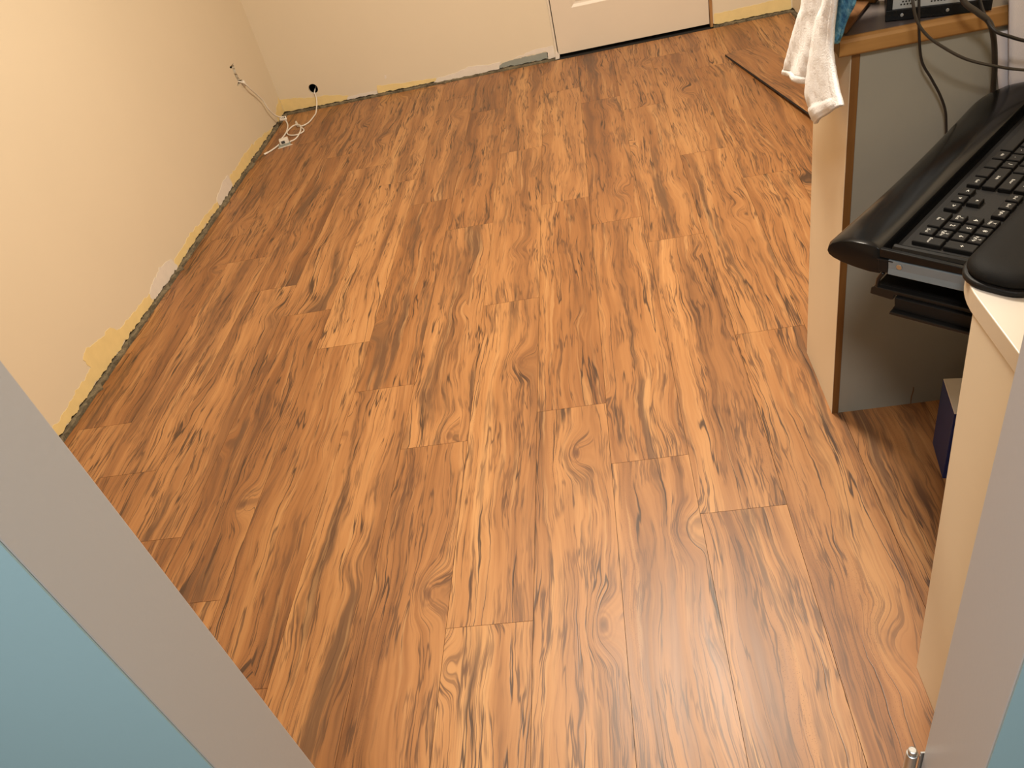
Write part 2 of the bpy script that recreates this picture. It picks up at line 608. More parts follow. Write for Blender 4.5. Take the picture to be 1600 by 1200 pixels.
def patch(parent, name, mat, along, face, out, outline, seed, label=None, th=0.0009, rag=0.008):
    """leftover paint or filler: a thin ragged layer on the wall"""
    pts = []
    n = len(outline)
    for i in range(n):
        a = Vector(outline[i]); b = Vector(outline[(i + 1) % n])
        m = max(1, int((b - a).length / 0.005))
        for j in range(m):
            p = a.lerp(b, j / m)
            d = Vector((mnoise.noise(Vector((p.x * 40, p.y * 40, seed))) + 0.6 * mnoise.noise(Vector((p.x * 130, p.y * 130, seed + 3))), mnoise.noise(Vector((p.x * 40, p.y * 40, seed + 7))) + 0.6 * mnoise.noise(Vector((p.x * 130, p.y * 130, seed + 11)))))
            q = p + d * rag
            pts.append((q.x, max(q.y, 0.004)))
    bm = bmesh.new()
    ax = 'x' if along == 'y' else 'y'
    prism(bm, pts, face, face + out * th, ax)
    return obj(name, bm, mat, parent, label=label)


LW = lambda mat, pts, seed, name='paint_patch', label=None, th=0.0009: patch(wl, name, mat, 'y', XL, 1, pts, seed, label, th)
LW(M['yellow'], [(1.20, 0.012), (2.24, 0.012), (2.20, 0.042), (2.06, 0.046), (1.975, 0.056), (1.95, 0.085), (1.87, 0.088), (1.815, 0.108), (1.775, 0.092), (1.785, 0.055), (1.70, 0.050), (1.60, 0.042), (1.2, 0.040)], 1, label='yellow strip of old paint')
LW(M['plaster'], [(2.20, 0.012), (2.43, 0.012), (2.42, 0.050), (2.33, 0.066), (2.26, 0.056), (2.21, 0.040)], 2, 'filler_patch', 'whitish filler patch', 0.0012)
LW(M['yellow'], [(2.42, 0.012), (2.90, 0.012), (2.90, 0.036), (2.72, 0.040), (2.60, 0.046), (2.50, 0.040), (2.43, 0.034)], 3, label='yellow strip of old paint')
LW(M['plaster'], [(2.90, 0.012), (3.08, 0.012), (3.08, 0.062), (3.02, 0.068), (2.95, 0.050), (2.90, 0.036)], 4, 'filler_patch', 'whitish filler patch', 0.0012)
LW(M['yellow'], [(3.08, 0.012), (3.72, 0.012), (3.60, 0.034), (3.46, 0.050), (3.30, 0.058), (3.20, 0.050), (3.09, 0.052)], 5, label='yellow strip of old paint')
LW(M['yellow'], [(3.80, 0.012), (3.92, 0.012), (3.92, 0.085), (3.87, 0.070), (3.82, 0.050)], 6, label='yellow strip of old paint')
BW = lambda mat, pts, seed, name='paint_patch', label=None, th=0.0009: patch(wb, name, mat, 'x', YB, -1, pts, seed, label, th, 0.004)
BW(M['yellow'], [(-1.57, 0.012), (-1.24, 0.010), (-1.225, 0.030), (-1.33, 0.050), (-1.36, 0.052), (-1.42, 0.056), (-1.50, 0.070), (-1.57, 0.074)], 11, label='yellow strip of old paint')
BW(M['plaster'], [(-1.24, 0.010), (-1.075, 0.010), (-1.075, 0.024), (-1.16, 0.026), (-1.23, 0.022)], 12, 'filler_patch', 'whitish filler patch')
BW(M['yellow'], [(-1.08, 0.010), (-0.76, 0.010), (-0.76, 0.024), (-0.91, 0.034), (-1.07, 0.046)], 13, label='yellow strip of old paint')
BW(M['plaster'], [(-0.79, 0.004), (-0.46, 0.008), (-0.45, 0.040), (-0.53, 0.038), (-0.60, 0.048), (-0.68, 0.030), (-0.77, 0.024)], 14, 'filler_patch', 'whitish filler patch', 0.002)
BW(M['primer'], [(-0.46, 0.010), (-0.222, 0.010), (-0.222, 0.041), (-0.43, 0.036), (-0.46, 0.022)], 15, 'primer_patch', 'grey green rectangle of bare primer')
BW(M['plaster'], [(-0.40, 0.041), (-0.226, 0.044), (-0.222, 0.008), (-0.188, 0.008), (-0.190, 0.064), (-0.29, 0.062), (-0.34, 0.050)], 16, 'filler_patch', 'whitish filler patch')
BW(M['plaster'], [(-1.022, 0.070), (-1.012, 0.070), (-1.010, 0.084), (-1.020, 0.086)], 17, 'filler_patch', 'whitish filler patch')
BW(M['yellow'], [(0.556, 0.010), (0.90, 0.010), (0.90, 0.066), (0.80, 0.060), (0.556, 0.056)], 18, label='yellow strip of old paint')

# door in the back wall
d1 = empty('door_1', (0.1835, YB, 0.0), label='off-white panel door with a dark gap below', kind='structure')


def panel_door():
    bm = bmesh.new()
    x0, x1, z0, z1, t = -0.354, 0.352, 0.016, 2.02, 0.035
    cols_ = [(-0.354, -0.2625), (-0.2625, -0.046), (-0.046, 0.046), (0.046, 0.2605), (0.2605, 0.352)]
    rows_ = [(0.016, 0.210), (0.210, 0.80), (0.80, 0.96), (0.96, 1.55), (1.55, 1.64), (1.64, 1.90), (1.90, 2.02)]
    f0 = 0.004
    for i, (a, b) in enumerate(cols_):
        for j, (c, d) in enumerate(rows_):
            if i in (1, 3) and j in (1, 3, 5):
                # moulded panel: bevel in, groove, raised field
                rings = [(0.0, 0.0), (0.012, 0.006), (0.020, 0.008), (0.045, 0.0025)]
                prev = None
                for inset, dep in rings:
                    vs = [bm.verts.new((px, f0 + dep, pz)) for px, pz in ((a + inset, c + inset), (b - inset, c + inset), (b - inset, d - inset), (a + inset, d - inset))]
                    if prev:
                        for q in range(4):
                            bm.faces.new((prev[q], prev[(q + 1) % 4], vs[(q + 1) % 4], vs[q]))
                    prev = vs
                bm.faces.new(prev)
            else:
                bm.faces.new([bm.verts.new((px, f0, pz)) for px, pz in ((a, c), (b, c), (b, d), (a, d))])
    bmesh.ops.remove_doubles(bm, verts=bm.verts, dist=1e-5)
    # sides and back
    e = [bm.verts.new(p) for p in ((x0, f0, z0), (x1, f0, z0), (x1, f0, z1), (x0, f0, z1), (x0, f0 + t, z0), (x1, f0 + t, z0), (x1, f0 + t, z1), (x0, f0 + t, z1))]
    for q in ((0, 1, 5, 4), (1, 2, 6, 5), (2, 3, 7, 6), (3, 0, 4, 7), (4, 5, 6, 7)):
        bm.faces.new([e[i] for i in q])
    return bm


obj('door_slab', panel_door(), M['door'], d1)
obj('jamb_strip', bx(-0.367, -0.358, -0.0035, 0.05, 0.001, 2.03), M['doorcap'], d1, label='thin cream painted jamb strip')
obj('jamb_strip', bx(0.3545, 0.3675, -0.006, 0.05, 0.001, 2.03), M['jambwood'], d1, bevel=0.002, label='bare brown wooden jamb strip')
bm = bmesh.new()
prism(bm, [(-0.372, 0.0), (-0.352, 0.002), (-0.349, 0.016), (-0.358, 0.034), (-0.368, 0.030)], -0.010, -0.0036, 'y')
obj('filler_chip', bm, M['plaster'], d1, label='white chip of filler at the door corner')

# ceiling
obj('ceiling', bx(-1.9, 1.9, -1.5, YB + 0.5, CEIL, CEIL + 0.05), M['ceil'], kind='structure', label='pale ceiling')

# doorway the picture is taken through
JL, JR = -0.4595, 0.2575
bm = bmesh.new()
box(bm, -1.8, JL - 0.018, 0.402, 0.45, -0.01, CEIL)
box(bm, JR + 0.018, 1.6, 0.402, 0.45, -0.01, CEIL)
box(bm, JL - 0.018, JR + 0.018, 0.402, 0.45, 2.05, CEIL)
obj('wall_front', bm, M['wall'], kind='structure', label='beige room side of the doorway wall')
bm = bmesh.new()
box(bm, -1.8, JL - 0.0185, 0.3515, 0.4015, -0.01, CEIL)
box(bm, JR + 0.0185, 1.8, 0.3515, 0.4015, -0.01, CEIL)
box(bm, -1.8, JL - 0.0004, 0.350, 0.3515, -0.01, CEIL)
box(bm, JR + 0.0004, 1.8, 0.350, 0.3515, -0.01, CEIL)
box(bm, JL - 0.018, JR + 0.018, 0.35, 0.4015, 2.05, CEIL)
obj('wall_hall', bm, M['blue'], kind='structure', label='blue hallway wall around the doorway')
obj('trim_5', bx(JL - 0.018, JL, 0.3518, 0.4507, 0.0, 2.05), M['grey'], bevel=0.0015, kind='structure', label='grey painted left jamb of the doorway')
obj('trim_6', bx(JR, JR + 0.018, 0.3518, 0.4507, 0.0, 2.05), M['grey'], bevel=0.0015, kind='structure', label='grey painted right jamb of the doorway')
obj('trim_7', bx(JL, JR, 0.3518, 0.4507, 2.032, 2.05), M['grey'], kind='structure', label='grey painted head of the doorway')
bm = bmesh.new()
box(bm, -1.8, 1.8, -1.45, 0.299, -0.03, 0.0)
obj('floor_hall', bm, M['sill'], kind='structure', label='hallway floor')
bm = bmesh.new()
box(bm, -1.8, 1.8, -1.5, -1.45, 0, CEIL)
box(bm, -1.85, -1.8, -1.5, 0.45, 0, CEIL)
box(bm, 1.8, 1.85, -1.5, 0.45, 0, CEIL)
obj('wall_hall_far', bm, M['hallwall'], kind='structure', label='pale hallway walls behind the viewer')

# ------------------------------------------------------------------ far pedestal + desktop
fp = empty('desk_cabinet', (0.378, 1.261, 0.0), label='narrow cream cabinet under the oak-edged desktop, with a brown front edge', cat='cabinet')
bm = bmesh.new()
box(bm, 0.013, 0.51, 0.0, 0.016, 0.0, 0.7345)
obj('side_panel', bm, M['melamine_shaded'], fp, label='inner side panel with shade in its colour and a small crack')
bm = bmesh.new()
box(bm, 0.0, 0.0125, 0.0015, 0.208, 0.0, 0.7345)
obj('front_panel', bm, M['melamine'], fp, bevel=0.0008)
obj('edge_strip', bx(0.0005, 0.0125, -0.0008, 0.0012, 0.0, 0.7345), M['edge_brown'], fp, label='brown edge strip')
obj('side_panel', bx(0.013, 0.51, 0.192, 0.208, 0.0, 0.7345), M['melamine_shaded'], fp)
obj('bottom_panel', bx(0.013, 0.51, 0.0165, 0.1915, 0.05, 0.066), M['melamine_shaded'], fp)
bm = bmesh.new()
pts = spline([(0.155, -0.0004, 0.001), (0.1545, -0.0004, 0.018), (0.1565, -0.0004, 0.034), (0.156, -0.0004, 0.044)], 4)
tube(bm, pts, [0.0010] * len(pts), 6)
obj('crack', bm, M['edge_brown'], fp, label='short brown crack')

dt = empty('desktop', (0.357, 1.250, 0.735), label='taupe laminate desktop with rounded oak edge, at upper right', cat='desktop')
bm = bmesh.new()
box(bm, 0.006, 0.53, 0.010, 0.222, 0.0006, 0.0275)
obj('top_surface', bm, M['top'], dt)
# oak edge, front and left: rounded nose
bm = bmesh.new()
nose = [(0.0, 0.003), (0.003, 0.0), (0.0105, 0.0), (0.0105, 0.0282), (0.006, 0.0280), (0.002, 0.0255), (0.0, 0.021)]
prism(bm, nose, 0.0, 0.53, 'x')
obj('oak_edge', bm, M['oak'], dt, bevel=0.001, label='light oak front edge')
bm = bmesh.new()
prism(bm, [(p[0] * 0.6, p[1]) for p in nose], 0.0107, 0.222, 'y')
obj('oak_edge', bm, M['oak'], dt, bevel=0.0008, label='light oak side edge')

# things on the desktop
db = empty('dark_flat_piece', (0, 0, 0.7637), label='thin dark brown piece lying flat on desktop beside the towel', cat='board')
bm = bmesh.new()
prism(bm, [(0.370, 1.266), (0.437, 1.380), (0.402, 1.410), (0.366, 1.380), (0.364, 1.275)], 0.0, 0.005)  # flat dark brown outline on the desktop, roughly triangular
obj('board', bm, M['dkbrown'], db, bevel=0.001)

hb = empty('oak_panel', (0.399, 1.4205, 0.7637), (0, 0, math.radians(-41.5)), label='upright oak panel standing on the desktop behind the dark piece', cat='panel')
obj('panel', bx(-0.062, 0.062, 0.0, 0.018, 0.0, 0.130), M['oak'], hb, bevel=0.0015)

ang = math.atan2(1.247 - 1.286, 0.563 - 0.432)
pc = empty('equipment_case', (0.432, 1.2875, 0.7637), (0, 0, ang), label='black-framed electronic case with perforated grey back, on the desktop', cat='electronics')
cw, ch, cd = 0.1385, 0.27, 0.16
bm = bmesh.new()
box(bm, 0.0, cw, 0.004, cd, 0.0, ch)
obj('case_body', bm, M['black'], pc, bevel=0.002)
bm = bmesh.new()
box(bm, 0.0, cw, -0.002, 0.0035, 0.0, 0.0155)
box(bm, 0.0, cw, -0.002, 0.0035, ch - 0.012, ch)
box(bm, 0.0, 0.0085, -0.002, 0.0035, 0.0156, ch - 0.0121)
box(bm, cw - 0.0085, cw, -0.002, 0.0035, 0.0156, ch - 0.0121)
obj('frame', bm, M['gloss'], pc, bevel=0.0008)
bm = bmesh.new()
box(bm, 0.0088, cw - 0.0088, 0.0006, 0.0036, 0.0158, ch - 0.0125, 0)
for bx0 in (0.020, 0.060):
    for i in range(5):
        for j in range(7):
            cyl(bm, (bx0 + i * 0.0042 + 0.0021 * (j % 2), 0.0001, 0.0215 + j * 0.0040), 0.0013, 0.0007, 8, 'y', 1)
obj('back_plate', bm, [M['greymetal'], M['dark']], pc, label='grey perforated plate')
for sx, sz in ((0.022, 0.0075), (0.082, 0.0075), (cw - 0.005, 0.026)):
    bm = bmesh.new()
    cyl(bm, (sx, -0.0032, sz), 0.0024, 0.0013, 14, 'y')
    obj('screw', bm, M['zinc'], pc, bevel=0.0004)

# ------------------------------------------------------------------ towel
def sheet(rows_l, rows_r, xfun, nu=44, nv=80):
    L = spline([(0, *p) for p in rows_l], nv // (len(rows_l) - 1))
    Rr = spline([(0, *p) for p in rows_r], nv // (len(rows_r) - 1))
    bm = bmesh.new()
    grid = []
    n = len(L)
    for j in range(n):
        row = []
        for i in range(nu + 1):
            s = i / nu
            p = L[j].lerp(Rr[j], s)
            y, z = p.y, p.z
            tt = j / (n - 1)
            hem = -0.0022 if (0.90 < tt < 0.965 or s > 0.93) else 0.0
            row.append(bm.verts.new((xfun(s, tt) + hem + 0.0010 * mnoise.noise(Vector((y * 50, z * 50, 2.2))) + 0.00035 * mnoise.noise(Vector((y * 260, z * 260, 5.2))), y, z)))
        grid.append(row)
    for j in range(n - 1):
        for i in range(nu):
            bm.faces.new((grid[j][i], grid[j][i + 1], grid[j + 1][i + 1], grid[j + 1][i]))
    return bm


tw = empty('towel', (0, 0, 0), label='white terry towel with a blue band hanging over the desk corner', cat='towel')
bm = sheet([(1.405, 0.900), (1.418, 0.781), (1.443, 0.745), (1.488, 0.689), (1.528, 0.643), (1.551, 0.614)],
           [(1.225, 0.910), (1.245, 0.823), (1.275, 0.786), (1.300, 0.743), (1.320, 0.702), (1.333, 0.671)],
           lambda s, t: 0.345 - 0.010 * math.sin(s * math.pi) - 0.006 * math.sin(s * 7 + t * 3) * t)
obj('rear_fall', bm, M['towel'], tw, smooth=True, solid=0.006)
bm = sheet([(1.225, 0.905), (1.240, 0.828), (1.278, 0.790), (1.303, 0.745), (1.323, 0.699), (1.336, 0.653), (1.272, 0.630)],
           [(1.150, 0.905), (1.165, 0.845), (1.173, 0.818), (1.178, 0.782), (1.159, 0.753), (1.136, 0.735), (1.112, 0.722)],
           lambda s, t: 0.330 - 0.010 * math.sin(math.pi * s ** 1.7) + 0.003 * math.cos(s * 9.0 + 0.6) * t)
obj('front_fall', bm, M['towel'], tw, smooth=True, solid=0.006)
bm = sheet([(1.222, 0.902), (1.226, 0.827), (1.232, 0.795), (1.230, 0.768)], [(1.150, 0.905), (1.156, 0.845), (1.192, 0.810), (1.226, 0.767)],
           lambda s, t: 0.340 + 0.010 * s, 10, 18)
obj('blue_band', bm, M['band'], tw, smooth=True, solid=0.004, label='blue patterned band')
bm = bmesh.new()
g = []
for i in range(17):
    y = 1.17 + 0.22 * i / 16
    row = []
    for j in range(9):
        t = j / 8
        row.append(bm.verts.new((0.322 + 0.11 * t, y, 0.900 + 0.004 * math.sin(i * 0.9) + 0.012 * math.sin(t * 3.1))))
    g.append(row)
for i in range(16):
    for j in range(8):
        bm.faces.new((g[i][j], g[i + 1][j], g[i + 1][j + 1], g[i][j + 1]))
obj('top_fold', bm, M['towel'], tw, smooth=True, solid=0.006)

# white cloth hanging beside the case
wc = empty('hanging_cloth', (0, 0, 0), label='white cotton cloth hanging in folds over the desk front, right edge', cat='cloth')


def drape(x0a, x0b, x1, y0, z0, z1, ph, amp=0.008):
    bm = bmesh.new()
    g = []
    for j in range(25):
        t = j / 24
        row = []
        for i in range(29):
            s = i / 28
            x = (x0a + (x0b - x0a) * t) * (1 - s) + x1 * s
            y = y0 - 0.004 + amp * math.sin(s * 19 + ph + t * 1.2) * (0.35 + 0.65 * t)
            row.append(bm.verts.new((x, y, z1 + (z0 - z1) * t)))
        g.append(row)
    for j in range(24):
        for i in range(28):
            bm.faces.new((g[j][i], g[j][i + 1], g[j + 1][i + 1], g[j + 1][i]))
    return bm


obj('front_layer', drape(0.572, 0.609, 0.80, 1.242, 0.622, 0.84, 0.4, 0.0045), M['cloth'], wc, smooth=True, solid=0.004)
obj('back_layer', drape(0.578, 0.600, 0.79, 1.2575, 0.622, 0.728, 1.9, 0.002), M['cloth'], wc, smooth=True, solid=0.003)
bm = bmesh.new()
g = [[bm.verts.new((0.600 + 0.20 * i / 20, 1.239 + 0.055 * j / 6, 0.840 + 0.004 * math.sin(i * 0.8 + j) - 0.070 * (j / 6) ** 1.4)) for i in range(21)] for j in range(7)]
for j in range(6):
    for i in range(20):
        bm.faces.new((g[j][i], g[j][i + 1], g[j + 1][i + 1], g[j + 1][i]))
obj('top_fold', bm, M['cloth'], wc, smooth=True, solid=0.004)

# ------------------------------------------------------------------ cables at the desk
def cable(name, pts, r, mat, label, cat='cable', n=10):
    bm = bmesh.new()
    tube(bm, spline(pts, n), r, 10)
    return obj(name, bm, mat, None, smooth=True, label=label, cat=cat)


cable('power_cable', [(0.470, 1.272, 0.87), (0.459, 1.245, 0.835), (0.459, 1.236, 0.800), (0.463, 1.236, 0.761), (0.472, 1.238, 0.714), (0.490, 1.240, 0.682), (0.505, 1.240, 0.655), (0.516, 1.240, 0.628), (0.521, 1.240, 0.600), (0.525, 1.235, 0.560), (0.53, 1.20, 0.50)],
      0.0020, M['cable'], 'thin black cable hanging straight down in front of the darkened panel')
cable('mains_lead', [(0.455, 1.279, 0.865), (0.436, 1.21, 0.840), (0.434, 1.192, 0.818), (0.441, 1.190, 0.791), (0.456, 1.190, 0.768), (0.478, 1.190, 0.748), (0.515, 1.190, 0.722), (0.561, 1.190, 0.702), (0.60, 1.188, 0.690), (0.70, 1.18, 0.665), (0.80, 1.17, 0.64)],
      0.0021, M['cable_br'], 'brown black cable sagging from the case to the right')
cable('video_cable', [(0.500, 1.264, 0.86), (0.495, 1.21, 0.835), (0.504, 1.200, 0.801), (0.525, 1.199, 0.781), (0.543, 1.200, 0.764), (0.557, 1.210, 0.736), (0.571, 1.225, 0.694), (0.580, 1.238, 0.660), (0.5865, 1.2455, 0.622), (0.587, 1.2465, 0.57), (0.587, 1.2465, 0.50)],
      0.0040, M['cable_br'], 'thickest cable, bending down in front of the white cloth')
cable('signal_cable', [(0.540, 1.249, 0.80), (0.537, 1.205, 0.774), (0.545, 1.184, 0.757), (0.566, 1.182, 0.745), (0.590, 1.182, 0.734), (0.65, 1.178, 0.712), (0.74, 1.17, 0.69)],
      0.0024, M['cable'], 'short black cable running right from under the case past the cloth')

# ------------------------------------------------------------------ near pedestal, slab, wrist rest
np_ = empty('desk_pedestal', (0.347, 0.46, 0.0), label='cream desk pedestal with white top beside the right door jamb', cat='cabinet')
bm = bmesh.new()
box(bm, 0.003, 0.018, 0.0, 0.250, 0.001, 0.6430)
v = [q for q in bm.verts if q.co.y > 0.2 and q.co.z < 0.1]
for q in v:
    q.co.y = 0.224
obj('side_panel', bm, M['melamine'], np_, bevel=0.0008)
obj('back_panel', bx(0.0185, 0.50, 0.202, 0.218, 0.001, 0.6430), M['melamine_shaded'], np_)
bm = bmesh.new()
sl = []
# rounded corner between the side edge and the diagonal edge
u45 = Vector((0.7085, 0.7057))
A = Vector((0.3475, 0.719))
for i in range(9):
    t = i / 8
    p0, p1, p2 = Vector((0.3482, 0.700)), Vector((0.3475, 0.750)), Vector((0.3760, 0.784))
    sl.append(tuple(((1 - t) ** 2) * p0 + 2 * t * (1 - t) * p1 + t * t * p2))
sl = [(0.3475, 0.462)] + sl + [(0.480, 0.888), (0.86, 0.888), (0.86, 0.462)]
sl = [(p[0] - 0.347, p[1] - 0.46) for p in sl]
prism(bm, sl, 0.6440, 0.6680)
for f in bm.faces:
    f.material_index = 0 if f.normal.z > 0.9 else 1
bmesh.ops.recalc_face_normals(bm, faces=bm.faces)
for f in bm.faces:
    f.material_index = 0 if f.normal.z > 0.9 else 1
slab = obj('top_slab', bm, [M['slab'], M['slab_edge']], np_, bevel=0.0012, label='white top slab with cream edge')

# wrist rest: local x along the slab edge, y away from the user
wr_o = Vector((0.3420, 0.7315, 0.6686))
mw = Matrix.Translation(wr_o) @ Matrix.Rotation(math.radians(45), 4, 'Z')
ws = empty('wrist_rest', matrix=mw, label='black gel wrist rest with rounded end on the white slab', cat='wrist rest')


def stadium(x0, x1, y0, y1, r, n=12):
    out = []
    for cx, cy, a0 in ((x1 - r, y0 + r, -90), (x1 - r, y1 - r, 0), (x0 + r, y1 - r, 90), (x0 + r, y0 + r, 180)):
        for i in range(n + 1):
            a = math.radians(a0 + 90 * i / n)
            out.append((cx + r * math.cos(a), cy + r * math.sin(a)))
    return out


def pillow(x0, x1, y0, y1, r, prof):
    bm = bmesh.new()
    prev = None
    for ins, z in prof:
        ring = [bm.verts.new((p[0], p[1], z)) for p in stadium(x0 + ins, x1 - ins, y0 + ins, y1 - ins, max(r - ins * 0.8, 0.006))]
        if prev:
            n = len(ring)
            for i in range(n):
                bm.faces.new((prev[i], prev[(i + 1) % n], ring[(i + 1) % n], ring[i]))
        else:
            bm.faces.new(ring[::-1])
        prev = ring
    bm.faces.new(prev)
    return bm


obj('base', pillow(-0.004, 0.20, -0.077, 0.008, 0.034, [(0.001, 0.0), (0.0, 0.001), (0.0, 0.006), (0.002, 0.007)]), M['matte'], ws, smooth=True)
obj('gel_pad', pillow(-0.002, 0.198, -0.075, 0.006, 0.034, [(0.002, 0.0072), (0.0005, 0.010), (0.001, 0.014), (0.004, 0.018), (0.010, 0.021), (0.018, 0.0225), (0.028, 0.023)]), M['gel'], ws, smooth=True)

# ------------------------------------------------------------------ keyboard tray
yaw, tu, tv = 0.7833, 0.066, 0.046
U = Vector((math.cos(yaw), math.sin(yaw), tu)).normalized()
V = Vector((math.sin(yaw), -math.cos(yaw), tv))
V = (V - U * V.dot(U)).normalized()
Wn = V.cross(U)
MT = Matrix.Translation((0.2584, 0.9313, 0.611)) @ Matrix((V, U, Wn)).transposed().to_4x4()
TL = 0.475
kt = empty('keyboard_tray', matrix=MT, label='black pull-out keyboard tray with glossy palm rest and steel slide', cat='keyboard tray')


def palm():
    """front roll: profile swept along the length, far corner rounded off"""
    prof = [(0.000, -0.003), (0.002, 0.004), (0.008, 0.010), (0.020, 0.0155), (0.036, 0.0185), (0.054, 0.019), (0.070, 0.0175), (0.0745, 0.015), (0.0745, -0.0205),
            (0.060, -0.0215), (0.040, -0.0195), (0.020, -0.0160), (0.008, -0.0120), (0.002, -0.0080)]
    bm = bmesh.new()
    prev = None
    N = 48
    for i in range(N + 1):
        y = TL * i / N
        front = 0.004 * (1 - min(1.0, y / 0.012)) ** 2 + 0.006 * math.sin(math.pi * min(1, y / 0.40))
        if y > TL - 0.075:
            t = (y - (TL - 0.075)) / 0.075
            front += 0.068 * (1 - math.sqrt(max(0.0, 1 - t * t)))
        k = (0.0745 - front) / 0.0745
        ring = [bm.verts.new((front + px * k, y, pz * (0.55 + 0.45 * min(1, k * 1.2)) if k < 0.8 else pz)) for px, pz in prof]
        if prev:
            n = len(ring)
            for j in range(n):
                bm.faces.new((prev[j], prev[(j + 1) % n], ring[(j + 1) % n], ring[j]))
        else:
            bm.faces.new(ring[::-1]).smooth = False
        prev = ring
    bm.faces.new(prev)
    return bm


o = obj('palm_rest', palm(), M['gloss'], kt, smooth=True, bevel=0.0012)
bm = bmesh.new()
box(bm, 0.0747, 0.212, 0.0065, TL, -0.0115, -0.004)
obj('tray_base', bm, M['matte'], kt)
bm = bmesh.new()
prism(bm, [(0.0747, 0.0038), (0.212, 0.0038), (0.212, 0.0125), (0.15, 0.0145), (0.0747, 0.0165)], 0.0, 0.006, 'y')
obj('side_rim', bm, M['gloss'], kt, bevel=0.0012)
bm = bmesh.new()
prism(bm, [(0.0747, 0.0038), (0.212, 0.0038), (0.212, 0.0125), (0.15, 0.0145), (0.0747, 0.0165)], TL - 0.006, TL, 'y')
obj('side_rim', bm, M['gloss'], kt, bevel=0.0012)
bm = bmesh.new()
prism(bm, [(0.001, -0.0110), (0.0045, -0.0110), (0.0045, 0.0015), (0.0022, 0.0030), (-0.0010, 0.0030), (-0.0010, -0.0085), (-0.0025, -0.0165), (-0.0010, -0.0175)], 0.086, 0.245, 'x')
rail = obj('slide_rail', bm, M['railzinc'], kt, bevel=0.0004, label='blue grey zinc slide rail')
bm = bmesh.new()
cyl(bm, (0.100, -0.0024, -0.0030), 0.0036, 0.0013, 16, 'y')
obj('screw', bm, M['zinc'], rail, bevel=0.0005)
bm = bmesh.new()
box(bm, 0.073, 0.0855, -0.0012, 0.004, -0.0165, 0.0005)
box(bm, 0.071, 0.092, -0.0016, 0.003, 0.0008, 0.0026)
obj('end_clip', bm, M['matte'], kt, bevel=0.0008)
# lower moulded shelf with a stepped lip
bm = bmesh.new()
box(bm, 0.062, 0.30, 0.0125, 0.40, -0.054, -0.0505)
obj('under_shelf', bm, M['matte'], kt, bevel=0.001)
bm = bmesh.new()
prism(bm, [(0.0590, -0.0590), (0.0605, -0.0490), (0.0650, -0.0455), (0.30, -0.0455), (0.30, -0.0520), (0.0915, -0.0520), (0.0895, -0.0600), (0.086, -0.0610)], 0.004, 0.012, 'y')
obj('shelf_lip', bm, M['black'], kt, bevel=0.0012)
bm = bmesh.new()
prism(bm, [(0.0905, -0.0710), (0.0935, -0.066), (0.0935, -0.0525), (0.30, -0.0525), (0.30, -0.0710)], 0.0, 0.010, 'y')
obj('label_plate', bm, M['matte'], kt, bevel=0.0012, label='dark grey recessed plate')
bm = bmesh.new()
prism(bm, [(0.0895, -0.0765), (0.0905, -0.0715), (0.30, -0.0715), (0.30, -0.0765)], -0.006, 0.010, 'y')
obj('bottom_lip', bm, M['black'], kt, bevel=0.001)
bm = bmesh.new()
tube(bm, spline([(0.078, 0.003, -0.020), (0.071, 0.004, -0.032), (0.068, 0.006, -0.046)], 5), 0.0026, 8)
obj('bracket', bm, M['black'], kt, smooth=True)

# ------------------------------------------------------------------ keyboard
MK = MT @ Matrix.Translation((0.0, 0.0, -0.0035))
kb = empty('keyboard', matrix=MK, label='full-size black keyboard with white key legends in the tray', cat='keyboard')
KA0 = 0.0245            # near end of the keys
KP, KD = 0.0186, 0.0186
KB0 = 0.099            # front of the first key row
bm = bmesh.new()
prism(bm, [(0.080, 0.0), (0.212, 0.0), (0.212, 0.0165), (0.100, 0.0165), (0.090, 0.0145), (0.082, 0.010)], 0.016, 0.452, 'y')
obj('key_bed', bm, M['matte'], kb, bevel=0.001)
bm = bmesh.new()
prism(bm, [(0.0075, 0.0), (0.0200, 0.0), (0.0200, 0.0165), (0.0182, 0.0192), (0.0155, 0.0196), (0.0125, 0.0183), (0.0098, 0.0150), (0.0080, 0.0095)], 0.084, 0.212, 'x')
obj('end_rim', bm, M['gloss'], kb, bevel=0.0015, seg=3, label='glossy curved end rim')

FONT_CURVE = bpy.data.curves.new('legend_font', 'FONT')


def glyph_mesh(txt, size):
    c = bpy.data.curves.new('legend', 'FONT')
    c.body = txt
    c.size = size
    c.align_x = 'CENTER'
    c.align_y = 'CENTER'
    c.resolution_u = 1
    c.space_line = 0.9
    o = bpy.data.objects.new('legend', c)
    COL.objects.link(o)
    dg = bpy.context.evaluated_depsgraph_get()
    me = bpy.data.meshes.new_from_object(o.evaluated_get(dg))
    bpy.data.objects.remove(o)
    bpy.data.curves.remove(c)
    return me


GL = {}


